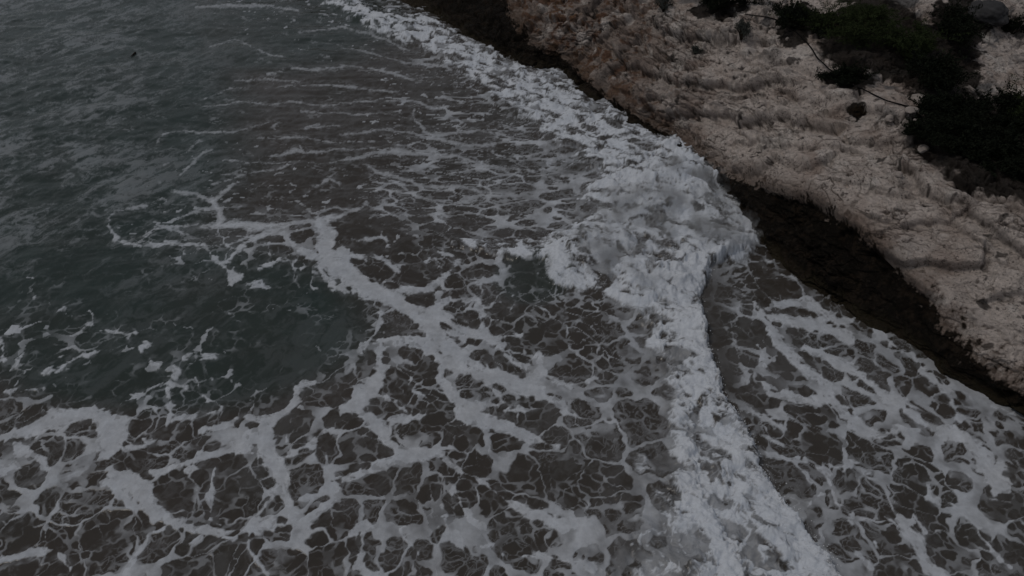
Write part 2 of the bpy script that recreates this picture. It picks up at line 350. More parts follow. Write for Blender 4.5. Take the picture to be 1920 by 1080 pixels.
 [(1740,890,8),(1740,930,18),(1780,938,14),(1820,958,16),(1835,990,14),(1840,1010,14),(1865,1040,12),(1895,1065,14)], [(1870,880,40),(1880,910,44),(1870,930,30)],
 [(1600,720,12),(1630,700,14),(1640,680,10)], [(1640,620,26),(1680,650,16),(1710,665,14),(1720,680,12)], [(1720,685,12),(1745,705,24),(1770,730,22),(1790,760,16),(1800,790,22)],
 [(1700,760,18),(1720,770,18)], [(1600,960,18),(1590,1000,12),(1600,1030,16),(1630,1065,14)], [(1640,1010,8),(1655,1040,10)],
 [(1660,560,14),(1630,560,8)], [(1550,520,6),(1480,515,8),(1430,500,10)], [(1390,490,18),(1400,500,10)],
 [(1395,478,2),(1420,480,3),(1450,490,3)], [(1860,765,8),(1890,770,8),(1915,785,8)], [(1820,720,5),(1850,735,5),(1885,745,6)], [(1640,568,5),(1665,578,4)], [(1675,615,8),(1700,630,6),(1745,660,6)],
]
LM = """0000123467600000000000000
0000011223687777777777777
0000111223358887777777777
0000122214557788887777777
0001222215557898887777777
0001233311232599994333333
0100010103143369972333333
1121111013242346832555555
2111221144444567952344555
4554333344443356884444564
4455434443443356897444465
4455444444445577889654456
4555444544545678999965455"""
LM = np.array([[int(c) for c in r] for r in LM.split('\n')], float)
def lookup(M, u, v, su=80., sv=90.):
    x = np.clip(u / su, 0, M.shape[1] - 1.001); y = np.clip(v / sv, 0, M.shape[0] - 1.001)
    i = x.astype(int); j = y.astype(int); fx = x - i; fy = y - j
    fx = fx * fx * (3 - 2 * fx); fy = fy * fy * (3 - 2 * fy)
    return (M[j, i] * (1-fx) + M[j, i+1] * fx) * (1-fy) + (M[j+1, i] * (1-fx) + M[j+1, i+1] * fx) * fy
def strokes_field(uw, vw, uax, vax, ST, margin=34):
    D = np.full(uw.shape, -99., np.float32)
    for s in ST:
        for (x0, y0, w0), (x1, y1, w1) in zip(s[:-1], s[1:]):
            m = margin + max(w0, w1) / 2
            c0, c1 = np.searchsorted(uax, [min(x0, x1) - m, max(x0, x1) + m]); r0, r1 = np.searchsorted(vax, [min(y0, y1) - m, max(y0, y1) + m])
            if c0 >= c1 or r0 >= r1: continue
            U = uw[r0:r1, c0:c1]; V = vw[r0:r1, c0:c1]
            dx, dy = x1 - x0, y1 - y0; L2 = dx * dx + dy * dy + 1e-6
            t = np.clip(((U - x0) * dx + (V - y0) * dy) / L2, 0, 1)
            d = (w0 + (w1 - w0) * t) / 2 - np.hypot(U - x0 - t * dx, V - y0 - t * dy)
            A = D[r0:r1, c0:c1]; np.maximum(A, d, out=A)
    return D
def chain(pts, U, V):       # distance to a polyline, and the nearest station
    best = np.full(U.shape, 1e9, np.float32)
    for (x0, y0), (x1, y1) in zip(pts[:-1], pts[1:]):
        dx, dy = x1 - x0, y1 - y0
        t = np.clip(((U - x0) * dx + (V - y0) * dy) / (dx * dx + dy * dy), 0, 1)
        best = np.minimum(best, np.hypot(U - x0 - t * dx, V - y0 - t * dy))
    return best

def build_sea():
    st = 1.7
    uc = np.arange(-300, 2190, st); vc = np.arange(-120, 1240, st)
    gl = uc[0] - np.cumsum(4 * 1.13 ** np.arange(50))[::-1]; gr = uc[-1] + np.cumsum(4 * 1.13 ** np.arange(48))
    gt = vc[0] - np.cumsum(2.5 * 1.045 ** np.arange(52))[::-1]; gt = gt[gt > -585]
    gb = vc[-1] + np.cumsum(4 * 1.08 ** np.arange(48))
    uax = np.concatenate([gl, uc, gr]); vax = np.concatenate([gt, vc, gb])
    U, V = np.meshgrid(uax, vax)
    X, Y, _ = px2w(U, V)
    X = X.astype(np.float32); Y = Y.astype(np.float32)
    # wandering edges
    wx = .22 * fbm2(X * .7, Y * .7, 3, 1) + .10 * fbm2(X * 2.6, Y * 2.6, 4, 2)
    wy = .22 * fbm2(X * .7, Y * .7, 3, 5) + .10 * fbm2(X * 2.6, Y * 2.6, 4, 6)
    uw, vw, _ = w2px(X + wx, Y + wy * .9, 0)
    fa = fbm2(X * 9, Y * 9, 3, 8)                      # ragged fine noise
    D = strokes_field(uw, vw, uax, vax, ST) - .7 - 2.2 * sst(1300, 1360, U)
    # ---- surf band with a steep right front
    FV = [430, 470, 500, 560, 640, 700, 745, 790, 830, 880, 930, 1000, 1080, 1180, 1300]
    FU = [1415, 1395, 1335, 1308, 1325, 1340, 1352, 1385, 1405, 1420, 1455, 1505, 1565, 1640, 1720]
    FW = [420, 330, 230, 170, 150, 145, 150, 170, 210, 280, 370, 460, 540, 600, 650]
    rag = 9 * fbm2(X * 2.2, Y * 2.2, 3, 14) + 7 * fa
    d = np.interp(V, FV, FU) - U + rag + 6
    W = np.interp(V, FV, FW)
    front = sst(0, 7, d) * (1 - sst(.35, 1.0, d / W + .35 * fbm2(X * .9, Y * .9, 3, 21))) * sst(440, 500, V)
    # ---- splash and the surge along the rock
    def blob(cx, cy, rx, ry, ang=0):
        c, s = math.cos(math.radians(ang)), math.sin(math.radians(ang))
        a_ = ((uw - cx) * c + (vw - cy) * s) / rx; b_ = (-(uw - cx) * s + (vw - cy) * c) / ry
        return 1 - np.hypot(a_, b_)
    n1 = .35 * fbm2(X * .8, Y * .8, 4, 31) + .12 * fa
    sp = np.maximum.reduce([blob(1255, 405, 175, 125, 10), blob(1345, 425, 85, 85), blob(1135, 470, 130, 80, -20), blob(1290, 330, 95, 60, 35), blob(1210, 530, 90, 60)])
    splash = sst(-.05, .28, sp + n1 * .6)
    sh = [(600, -30), (700, 40), (800, 62), (870, 105), (940, 150), (1020, 185), (1100, 245), (1190, 300), (1270, 345)]
    wsh = np.interp(U, [600, 800, 900, 960, 1060, 1150, 1300], [26, 42, 46, 72, 100, 108, 95])
    surge = sst(0, .7, 1 - chain(sh, uw, vw) / wsh + n1)
    wedge = sst(0, .5, 1 - chain([(850, 455), (905, 462), (960, 470), (1020, 466), (1090, 460)], uw, vw) / np.interp(U, [830, 900, 960, 1100], [7, 14, 24, 40]) + n1 * .5)
    T = np.clip(np.maximum.reduce([front, splash, surge * .85, wedge * .8]), 0, 1)
    # ---- lace foam
    core = (U > -900) & (U < 2700) & (V < 1800)
    L = lookup(LM, U, V) / 9
    L = L * (1 - .0) + .16 * fbm2(X * .35, Y * .35, 3, 41) * (L > .05)
    edge_rock = U > 1330
    st1 = 1.0
    ax = X + .35 * fbm2(X * .9, Y * .9, 3, 51) + .08 * fbm2(X * 4, Y * 4, 2, 52)
    ay = Y + .35 * fbm2(X * .9, Y * .9, 3, 55) + .08 * fbm2(X * 4, Y * 4, 2, 56)
    far = sst(500, 60, V)                               # further out the lace is drawn out sideways
    ax = ax * (1 - .28 * far); ay = ay * (1 + .38 * far)
    pm0 = sst(-.15, .25, fbm2(X * .5 + 15, Y * .5, 4, 54, .6))
    c1, o1, r1 = cells2(ax / .95, ay / .95, 1, .6)
    c2, o2, r2 = cells2(ax / .40 + wx * 2, ay / .40, 2, .6)
    c3, o3, r3 = cells2(ax / .17, ay / .17 + wx * 3, 3, .5)
    g1 = o3 + .3
    c1 = c1 - .9 * np.clip(o1 - .18, 0, 1); c2 = c2 - .9 * np.clip(o2 - .16, 0, 1)
    L = L * (1 - .55 * sst(470, 330, V) * sst(820, 640, U)) * (1 - .35 * sst(380, 300, V) * sst(1060, 930, U) * sst(560, 700, U)) * (1 - .3 * sst(320, 240, V))
    band = sst(-.12, .22, fbm2(X * .45 + 3, Y * .45, 4, 61) + (L - .47) * .9)       # where foam gathers
    w1 = np.clip(.0 + .18 * L * (.05 + 1.0 * band) + .08 * fbm2(X * 2, Y * 2, 2, 62), 0.0, .95) * sst(0, .2, L)
    E1 = sst(.035, -.02, c1 - w1) * (w1 > .01)
    w2 = np.clip((L * .68 - .22) * band + .10 * (r2 - .5), 0, .9)
    E2 = sst(.06, -.03, c2 - w2) * sst(.02, .12, w2)
    E2 = E2 * (1 - far) * (.25 + .75 * pm0)
    pm = sst(-.05, .30, fbm2(X * .7 + 5, Y * .7, 4, 54, .6))
    vein = sst(.065, .0, c2 + .06 * fbm2(X * 5, Y * 5, 2, 57)) * sst(.16, .42, L) * (.10 + .55 * pm)
    v1w = .012 + .11 * np.clip(fbm2(X * 1.3, Y * 1.3, 3, 50), 0, 1)
    vein = np.maximum(vein, sst(v1w + .03, v1w - .03, c1) * sst(.12, .34, L) * np.clip(.62 + .9 * fbm2(X * .55 + 7, Y * .55, 3, 49), .12, .9))
    thin = sst(.16, .0, c2) * sst(0, .35, L + .6 * fbm2(X * .8, Y * .8, 3, 63)) * sst(0, .3, fbm2(X * 1.6, Y * 1.6, 3, 64) + .18)
    fz = sst(.2, .0, c3) * sst(.05, .4, L * band)
    lace = np.maximum.reduce([E1 * (.72 + .5 * fbm2(X * .9, Y * .9, 3, 58)), E2 * (.62 + .5 * fbm2(X * 1.3, Y * 1.3, 3, 59)), thin * .34, fz * .26, vein])
    lace *= 1 - .4 * sst(-.1, .5, fbm2(X * 1.7, Y * 1.7, 3, 65))
    # traced strokes: crisp rounded edge, a few pin holes
    thinS = sst(7, 3, D) * sst(480, 380, V)
    gap = fbm2(X * .8, Y * .8, 3, 69) + .8 * fbm2(X * 3.5, Y * 3.5, 3, 60)
    near = sst(300, 620, V)
    D = D + (1.5 + 9.5 * near) * (.22 - np.clip(c1, -.3, .7)) + (1.2 + 7.8 * near) * (.20 - np.clip(c2, -.3, .6))
    sk = sst(-1.5, 1.8, D + 2.2 * fa + 1.5 * fbm2(X * 4, Y * 4, 2, 66) - thinS * 1.3 * (.10 - gap * 1.7))
    sk = sk * (1 - thinS * .30)
    holes = sst(.16, .30, g1 + .25 * fbm2(X * .9, Y * .9, 2, 67)) 
    sk = sk * np.where(D < 7, .7 + .3 * holes, 1)
    sk = sk * (.86 + .28 * fbm2(X * 2.4, Y * 2.4, 4, 68))
    halo = .14 * sst(-16, 0, D) * sst(-.1, .4, fbm2(X * 3, Y * 3, 3, 70))
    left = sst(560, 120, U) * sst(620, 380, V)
    # churned water
    sx = (X * .82 - Y * .57); sy = (X * .57 + Y * .82)   # along / across the shore
    warp = .5 * fbm2(X * 1.1, Y * 1.1, 3, 71)
    churn = fbm2(X * 1.3 + warp * 2, Y * 1.3 - warp * 2, 5, 72, .6)
    rib = 1 - np.abs(fbm2(X * 1.6 + warp * 3, Y * 1.6 + warp * 2, 4, 75, .55)) * 3.2
    streak = fbm2(sx * .5 + warp, sy * 3.2 + warp, 4, 77, .6)
    wq = .35 * fbm2(X * 1.6, Y * 1.6, 3, 73)
    fil1 = np.clip(1 - np.abs(fbm2(sx * .9 + wq * 2, sy * 1.5 + wq * 2, 3, 75, .55)) * 5.5, 0, 1)
    fil2 = np.clip(1 - np.abs(fbm2(X * 3.0 + wq * 4, Y * 3.0 - wq * 3, 3, 76, .6)) * 4.5, 0, 1)
    fil3 = np.clip(1 - np.abs(fbm2(X * 7.5 + wq * 6, Y * 7.5, 2, 78, .6)) * 4, 0, 1)
    crest = sst(1, .3, chain([(1190, 545), (1215, 620), (1235, 700), (1262, 770), (1275, 850), (1290, 930), (1330, 1010), (1370, 1090)], U + 2 * rag, V) / 30) * front
    body = sst(-.16, .30, churn + .08 * splash + (.27 * sst(150, 20, d) - .10 + .12 * sst(780, 950, V)) * front + .06 * surge + .32 * streak * surge + .45 * crest)
    dens = np.maximum(splash * 1.05, np.maximum(front * .95, np.maximum(surge * .95, wedge * .85)))
    cf = np.clip(dens * (.06 + .66 * body + .42 * fil1 * (.4 + body) + .30 * fil2 * (.3 + body) + .16 * fil3), 0, 1)
    cf = sst(.12, .80, cf) * .98
    cf *= sst(0, .35, T)
    foam = np.maximum.reduce([lace * .80, sk * .86, halo])
    calm = sst(30, -10, -(U - np.interp(V, FV, FU)))     # water just right of the front
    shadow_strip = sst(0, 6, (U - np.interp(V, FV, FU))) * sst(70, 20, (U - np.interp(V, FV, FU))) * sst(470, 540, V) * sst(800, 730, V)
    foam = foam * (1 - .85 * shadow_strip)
    foam = np.maximum(np.maximum(foam * (1 - .85 * T * (1 - .55 * sst(780, 950, V))), .75 * vein * T), cf)
    rx_, ry_ = X * .75 + Y * .5, -X * .5 + Y * .75       # pale sky reflections on rippled water, painted in as thin foam
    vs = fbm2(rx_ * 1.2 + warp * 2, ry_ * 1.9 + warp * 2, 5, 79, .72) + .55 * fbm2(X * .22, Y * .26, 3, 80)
    sky_sheen = (.22 * left + .10 * sst(420, 60, U) * sst(700, 900, V) + .05) * sst(-.10, .38, vs)
    foam = np.maximum(foam, sky_sheen)  # painted sky sheen shares the attribute with the real foam
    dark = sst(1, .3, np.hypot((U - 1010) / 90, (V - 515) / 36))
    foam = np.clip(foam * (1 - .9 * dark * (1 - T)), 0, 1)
    amp = sst(1500, 300, V) * .5 + .5
    Z = .10 * fbm2(X * .13, Y * .17, 2, 81) + .09 * fbm2(X * .35, Y * .5, 3, 82) + .020 * fbm2(X * 1.6, Y * 2.2, 3, 83)
    Z += left * (.045 * ridge2(X * .5 + .25 * Y, Y * .8 - .2 * X, 4, 85) + .010 * fbm2(X * 3, Y * 4, 3, 86))
    up = sst(620, 350, V) * sst(300, 600, U) * (1 - T)
    Z += up * .05 * fbm2((X * .82 - Y * .2) * .7, Y * 2.0, 4, 88)
    Z += .02 * np.clip(foam, 0, 1) + .012 * fbm2(X * 6, Y * 6, 2, 87) * foam
    bil = np.abs(noise2(X * .7 + warp, Y * .7, 91)) + .5 * np.abs(noise2(X * 1.4, Y * 1.4 + warp, 93)); bil2 = np.abs(noise2(X * 3.0 + warp, Y * 3.0, 92)); bil3 = fbm2(X * 6 + warp, Y * 6, 3, 94)
    hf = np.interp(V, [440, 560, 700, 1080], [.34, .22, .20, .22])
    prof = sst(0, 16, d) * (1 - .8 * sst(.1, 1, d / W))
    Z += front * prof * hf + .10 * crest
    dd = front * .6 + surge * .45 + splash * .40 * sst(-.1, .35, sp) + wedge * .2
    Z += np.clip(dd, 0, 1.3) * (.52 * (bil - .1) + .12 * (bil2 - .08) + .035 * bil3 + .05 * (fil2 - .3))
    Z += .32 * sst(-.2, .85, sp + n1 * .5) + wedge * .10
    Z += surge * .12
    # quiet outside the core and down below
    Z = np.where(core, Z, .1 * fbm2(X * .13, Y * .17, 2, 81))
    foam = np.where(core, foam, 0)
    foam = np.clip(foam, 0, 1)
    # silt: brown shallow water against the clear teal
    teal = np.maximum.reduce([sst(.0, .35, 1 - np.hypot((U - 20) / 520, (V - 220) / 520)), sst(0, .3, 1 - np.hypot((U - 300) / 460, (V - 610) / 190)) * .85, .8 * sst(0, .4, 1 - np.hypot((U - 450) / 380, (V - 40) / 120)), .6 * sst(0, .4, 1 - np.hypot((U - 1000) / 90, (V - 520) / 60))])
    silt = np.clip(1 - teal + .25 * fbm2(X * .3, Y * .3, 3, 95), 0, 1)
    silt = np.where(U < -300, .1, silt)
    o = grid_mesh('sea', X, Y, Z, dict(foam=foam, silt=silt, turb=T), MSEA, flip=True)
    props(o, 'dark brown and teal sea water covered in white foam lace', 'sea', kind='structure')
    return X, Y, Z, U, V, T, splash, front, d
SEA = build_sea()

# ------------------------------------------------------------------ ROCK SHORE: lofted through rails
LEDGES = [
 (1.0, [(1160,104),(1185,125),(1222,136),(1247,146),(1285,156),(1330,162),(1375,160),(1425,154),(1470,160)]),
 (.8, [(1122,178),(1134,152),(1150,132),(1168,104),(1182,88)]),
 (1.0, [(1225,208),(1270,213),(1320,206),(1350,202),(1378,216),(1400,226),(1440,228),(1480,222),(1530,236),(1560,240)]),
 (.5, [(1170,168),(1215,182),(1265,190),(1330,184),(1380,180)]),
 (.5, [(1395,276),(1440,268),(1500,274),(1550,272),(1590,282)]),
 (.7, [(1400,322),(1440,324),(1462,308),(1500,318),(1522,312),(1545,300)]),
 (.5, [(1640,412),(1690,426),(1750,411),(1790,404)]), (.5, [(1790,404),(1812,432),(1838,456)]),
 (.7, [(1640,474),(1700,493),(1760,498),(1835,500),(1843,478)]),
 (.8, [(1700,318),(1740,352),(1800,390),(1840,415),(1885,442),(1925,478)]), (.5, [(1790,330),(1840,366),(1900,392),(1960,430)]),
 (.9, [(1250,58),(1285,70),(1330,74),(1385,80),(1430,78)]), (.5, [(1440,110),(1490,124),(1540,150)]), (.6, [(1210,96),(1260,104),(1275,114)]),
 (.7, [(985,62),(1010,30),(1030,-10)]), (.6, [(1070,50),(1092,38),(1106,20)]), (.6, [(1090,100),(1120,70),(1170,50),(1185,20)]),
 (.6, [(1560,200),(1610,196),(1660,214),(1700,222)]), (.5, [(1600,262),(1650,272),(1700,268)]), (.5, [(1480,176),(1540,184),(1600,180)]),
 (.4, [(1580,350),(1640,352),(1700,366)]), (.4, [(1860,560),(1900,548),(1960,556)]),
]
def ledge_disp(U, V):
    D = np.zeros(U.shape, np.float32); C = np.zeros(U.shape, np.float32)
    for a_, pts in LEDGES:
        best = np.full(U.shape, 1e9, np.float32); sg = np.ones(U.shape, np.float32)
        for (x0, y0), (x1, y1) in zip(pts[:-1], pts[1:]):
            dx, dy = x1 - x0, y1 - y0
            t = np.clip(((U - x0) * dx + (V - y0) * dy) / (dx * dx + dy * dy), 0, 1)
            ex, ey = U - x0 - t * dx, V - y0 - t * dy; d = np.hypot(ex, ey)
            c = d < best; best = np.where(c, d, best)
            sg = np.where(c, np.sign(dx * ey - dy * ex) * (1 if dx >= 0 else -1), sg)
        x = best * np.where(sg < 0, 1, -1)             # positive above the line
        D += a_ * (.24 * sst(-7, 1, x) * sst(42, 2, x) - .15 * sst(5, -5, x) * sst(-30, -6, x))
        C = np.maximum(C, a_ * sst(-7, -4, x) * sst(-1, -3, x))
    return D, C
ROWS = [
 [(560,-95,0),(600,-120,1.2),(660,-160,3),(740,-210,4.5),(820,-260,5.5),(900,-310,6.5)],
 [(680,-40,0),(760,-66,1.2),(840,-110,2.8),(920,-160,4.3),(990,-210,5.3),(1070,-255,6.3)],
 [(800,25,0),(935,-8,1.4),(1010,-60,2.8),(1090,-120,4.2),(1160,-180,5.2),(1240,-240,6.2)],
 [(880,80,0),(965,42,1.3),(1060,-20,2.8),(1150,-80,4.2),(1230,-140,5),(1300,-200,6)],
 [(960,122,0),(1005,90,.8),(1120,20,2.5),(1210,-45,4),(1290,-110,5),(1360,-170,6)],
 [(1050,135,0),(1058,110,.5),(1175,50,2.4),(1270,-15,4),(1350,-80,5),(1420,-140,6)],
 [(1098,175,0),(1108,158,.4),(1230,85,2.4),(1340,10,4.2),(1420,-50,5),(1500,-110,6)],
 [(1175,230,0),(1188,212,.4),(1300,130,2.4),(1430,40,4.2),(1520,-30,5),(1600,-90,6)],
 [(1262,285,0),(1280,268,.4),(1390,185,2.3),(1520,90,4.2),(1620,10,4.8),(1720,-60,5.8)],
 [(1345,350,0),(1357,325,.6),(1470,235,2.5),(1600,135,4.2),(1720,50,4.6),(1830,-30,5.4)],
 [(1413,435,0),(1425,350,1.5),(1540,270,2.9),(1680,190,4.2),(1800,100,4.0),(1910,20,4.8)],
 [(1460,492,0),(1515,378,1.9),(1620,310,3.1),(1740,240,4.0),(1870,150,3.4),(1990,60,4.2)],
 [(1545,552,0),(1600,430,2),(1700,360,3.2),(1820,290,4),(1950,200,3.2),(2080,110,4)],
 [(1650,618,0),(1680,505,1.8),(1790,420,3.1),(1910,345,4),(2040,260,3.3),(2160,170,4)],
 [(1750,685,0),(1790,595,1.5),(1890,490,2.9),(2000,410,3.9),(2120,320,3.6),(2240,230,4.5)],
 [(1850,742,0),(1890,690,1.1),(1990,570,2.6),(2100,480,3.7),(2220,390,4),(2340,300,5)],
 [(1940,790,0),(1970,750,1),(2090,640,2.5),(2200,550,3.6),(2320,460,4.3),(2440,370,5.3)],
 [(2120,872,0),(2150,835,1),(2270,740,2.5),(2380,640,3.6),(2500,560,4.5),(2620,470,5.5)],
]
def loft():
    R = np.array(ROWS, float)
    x, y, z = px2w(R[..., 0], R[..., 1], R[..., 2])
    P = np.stack([x, y, z], -1)                        # station, rail, xyz
    tan = np.gradient(P[:, 0, :2], axis=0); tan /= np.linalg.norm(tan, axis=1)[:, None]
    nrm = np.stack([-tan[:, 1], tan[:, 0]], 1)         # landward
    nrm *= np.sign((nrm * (P[:, 3, :2] - P[:, 0, :2])).sum(1))[:, None]
    r0 = P[:, 0].copy(); r0[:, :2] -= nrm * .7; r0[:, 2] = -1.3
    r7 = P[:, 5].copy(); r7[:, :2] += np.array([.82, .57]) * 9; r7[:, 2] += 1.5
    r8 = r7.copy(); r8[:, :2] += np.array([.82, .57]) * 30; r8[:, 2] += 1
    P = np.concatenate([r0[:, None], P, r7[:, None], r8[:, None]], 1)
    # run on along the shore at both ends
    e0 = P[0] + (P[0] - P[1]) * 6; e0[:, 2] = P[0, :, 2]; e1 = P[-1] + (P[-1] - P[-2]) * 3; e1[:, 2] = P[-1, :, 2]
    return np.concatenate([e0[None], P, e1[None]], 0)
def crom(P, t):     # Catmull-Rom along axis 0, t in [0, n-1]
    n = len(P); i = np.clip(np.floor(t).astype(int), 0, n - 2); f = (t - i)[:, None, None]
    p0 = P[np.maximum(i - 1, 0)]; p1 = P[i]; p2 = P[i + 1]; p3 = P[np.minimum(i + 2, n - 1)]
    return p1 + .5 * f * (p2 - p0 + f * (2*p0 - 5*p1 + 4*p2 - p3 + f * (3*(p1 - p2) + p3 - p0)))
def lin(P, t):
    n = len(P); i = np.clip(np.floor(t).astype(int), 0, n - 2); f = (t - i)[:, None, None]
    return P[i] * (1 - f) + P[i + 1] * f
def build_rock():
    P = loft(); ns = len(P)
    ts = np.concatenate([np.linspace(0, 1, 12)[:-1], np.linspace(1, 2.5, 60)[:-1], np.linspace(2.5, 17.3, 1350)[:-1], np.linspace(17.3, 18.5, 40)[:-1], np.linspace(18.5, 19, 8)])
    dens = [(0, 1, 30), (1, 2, 190), (2, 3, 260), (3, 4, 260), (4, 5, 190), (5, 6, 110), (6, 7, 50), (7, 8, 20)]
    tt = np.concatenate([np.linspace(a_, b_, k, endpoint=False) for a_, b_, k in dens] + [[8.]])
    A = crom(P, ts)                                    # ns_dense, rails, 3
    Bc = crom(np.swapaxes(A, 0, 1), tt); Bl = lin(np.swapaxes(A, 0, 1), tt)
    B = Bl * .45 + Bc * .55                            # rail param, station, 3
    X, Y, Z = B[..., 0], B[..., 1], B[..., 2]
    TT = np.repeat(tt[:, None], len(ts), 1); SS = np.repeat(ts[None], len(tt), 0)
    U0, V0, _ = w2px(X, Y, Z)
    du = np.gradient(B, axis=1); dv = np.gradient(B, axis=0)
    N = np.cross(du, dv); N /= np.linalg.norm(N, axis=-1)[..., None] + 1e-9
    N *= np.sign(N[..., 2:3] + 1e-6)
    X = X.astype(np.float32); Y = Y.astype(np.float32); Z = Z.astype(np.float32)
    al = X * .57 * -1 + Y * .82                        # along the shore (to the far end)
    big = fbm3(X * .35, Y * .35, Z * .5, 3, 1)
    smooth_slab = sst(.2, .7, 1 - np.hypot((U0 - 1560) / 330, (V0 - 330) / 110)) * .5 + .8 * sst(1650, 1800, U0) * sst(420, 560, V0)
    rough = np.clip(1 - smooth_slab * .75, .2, 1)
    # ledges
    q = Z + .06 * al + .55 * fbm3(X * .5, Y * .5, Z * .5, 5, 3, .6) 
    f = np.mod(q / .62, 1.0)
    led = sst(0, .14, f) * (1 - .55 * f)
    q2 = Z - .05 * al + .35 * fbm3(X * .8, Y * .8, Z * .8, 4, 4, .6)
    f_ = np.mod(q2 / .21, 1.0); led2 = sst(0, .25, f_) * (1 - .6 * f_)
    lm = sst(-.25, .25, fbm3(X * .25, Y * .25, Z * .3, 2, 6) + .15) 
    wetz = sst(2.15, 1.9, TT)
    patch = sst(-.22, .25, fbm3(X * .42 + 4, Y * .42, Z * .6, 3, 53) + .22 * sst(1500, 1100, U0) - .10 * sst(1500, 1800, U0))
    rough = rough * (.14 + .86 * patch)
    D = .42 * big + .24 * (led - .5) * lm * (.3 + .7 * rough) + .06 * (led2 - .5) * rough * (1.2 - lm)
    qb = (Z + .10 * al * .6 + .16 * fbm3(X * .7, Y * .7, Z * .7, 4, 55)) * 3.6
    bed = sst(.16, .03, np.abs(np.mod(qb, 1.0) - .5)) * sst(-.15, .2, fbm3(X * .6 + 2, Y * .6, Z, 3, 56))
    bed = bed * (.15 + .85 * rough)
    D -= .05 * bed
    wx_ = fbm3(X * .9, Y * .9, Z * .9, 3, 9); wy_ = fbm3(X * 1.1 + 5, Y * 1.1, Z * 1.1, 3, 10)
    sa = (X * .57 - Y * .82); sb = (X * .82 + Y * .57)
    v1, v2, vr = vor3(sa * .55 + wx_ * 1.2, sb * .8 + wy_ * 1.2, Z * 1.2 + wx_, 1)
    jm = sst(.0, .3, fbm3(X * .5, Y * .5, Z * .5, 2, 41) + .05)
    joint = sst(.05, 0, v2 - v1) * jm
    D += ((vr - .5) * .16 - .12 * joint) * (.3 + .7 * rough)
    k1, k2, kr = vor3(sa * 1.9 + wx_ * 2.2, sb * 2.4 + wy_ * 2.2, Z * 3.4 + wx_, 2)
    km = sst(-.2, .2, fbm3(X * .7 + 3, Y * .7, Z * .7, 3, 43))
    joint2 = sst(.07, 0, k2 - k1) * (.1 + .9 * km)
    D += ((kr - .5) * .06 - .10 * joint2) * rough * (.3 + .7 * km)
    j1, j2, jr = vor3(sa * 5 + wx_ * 4, sb * 5.6 + wy_ * 4, Z * 7, 7)
    jm2 = sst(-.2, .3, fbm3(X * 1.1 + 8, Y * 1.1, Z * 1.1, 3, 44))
    joint3 = sst(.12, 0, j2 - j1) * jm2 * rough
    D += ((jr - .5) * .018 - .03 * joint3) * (.3 + .7 * rough) * (.3 + .7 * jm2)
    foot = sst(2.2, 1.8, TT) * sst(.6, 1.1, TT)
    D += foot * .45 * (np.abs(fbm3(X * .9, Y * .9, Z * .6, 3, 46)) - .12)
    pit = sst(.28, .42, fbm3(X * 2.4, Y * 2.4, Z * 3, 3, 49)); D -= .14 * pit * rough
    fc1 = facets(sa * .85 + wx_ * .5, sb * 1.0 + wy_ * .5, Z * 1.5, 21)
    fc2 = facets(sa * 2.6 + wx_ * .8, sb * 2.9 + wy_ * .8, Z * 4.0, 22)
    fc3 = facets(sa * 6.5, sb * 7, Z * 9, 23)
    D += .24 * fc1 * (.45 + .55 * rough) + .10 * fc2 * (.15 + .85 * rough) + .024 * fc3 * (.2 + .8 * rough)
    LD, LC = ledge_disp(U0 + 22 * wx_, V0 + 20 * wy_)
    D += LD * 1.5
    lump = np.abs(fbm3(X * 1.5 + wx_, Y * 1.5, Z * 2.2, 4, 45, .55))
    D += .06 * (lump - .1) * rough
    rg = 0; am = 1.0; fq = 1.05
    for k_ in range(4):
        rg = rg + am * (1 - np.abs(noise3(X * fq + wx_ * .8, Y * fq + wy_ * .8, Z * fq * 1.35, 60 + k_)) * 2.2); am *= .45; fq *= 2.0
    D += .05 * (rg - 1.0) * (.2 + .8 * rough)
    rr = 1 - np.abs(fbm3(X * 2.6, Y * 2.6, Z * 3.4, 4, 11, .6)) * 2.6
    D += .03 * rr * (.4 + .6 * rough)
    fine = fbm3(X * 8, Y * 8, Z * 9, 3, 13, .65)
    D += .018 * fine * (.4 + .6 * rough)
    k3a, k3b, k3 = vor3(X * 9 + wx_ * 3, Y * 9, Z * 9, 5)
    D += .012 * (k3 - .5)
    # overhanging lip of pale rock over the wet band on the right part
    lip = sst(1370, 1440, U0) * sst(1900, 1650, U0)
    D += .30 * lip * sst(1.98, 2.12, TT) * sst(3.0, 2.15, TT) - .30 * lip * sst(1.2, 1.85, TT) * sst(2.06, 1.92, TT)
    D *= sst(8.2, 6.5, TT) * .8 + .2
    B2 = B + N * D[..., None]
    # cleft that holds the dark scrub
    X2, Y2, Z2 = B2[..., 0], B2[..., 1], B2[..., 2]
    # ---- colours of the stone; the wet foot's also holds painted shade
    pale = np.array([.70, .62, .575]); warm = np.array([.47, .385, .34]); rust = np.array([.17, .085, .05]); grey = np.array([.15, .15, .155]); ochre = np.array([.30, .19, .10])
    wet_shade = np.array([.010, .008, .006]); alga = np.array([.045, .037, .023]); soil = np.array([.006, .005, .004])
    nA = fbm3(X * .55, Y * .55, Z * .7, 4, 21)[..., None]; nB = fbm3(X * 1.4, Y * 1.4, Z * 1.8, 4, 23)[..., None]; nC = fbm3(X * 3.2, Y * 3.2, Z * 4, 4, 25)[..., None]
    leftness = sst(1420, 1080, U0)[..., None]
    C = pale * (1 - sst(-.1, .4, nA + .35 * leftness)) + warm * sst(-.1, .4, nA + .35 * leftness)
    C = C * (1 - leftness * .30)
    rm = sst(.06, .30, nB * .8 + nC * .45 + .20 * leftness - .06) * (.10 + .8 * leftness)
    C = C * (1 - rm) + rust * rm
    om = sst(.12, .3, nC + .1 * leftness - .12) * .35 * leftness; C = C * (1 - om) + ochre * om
    upper = sst(3.2, 4.2, TT)[..., None]
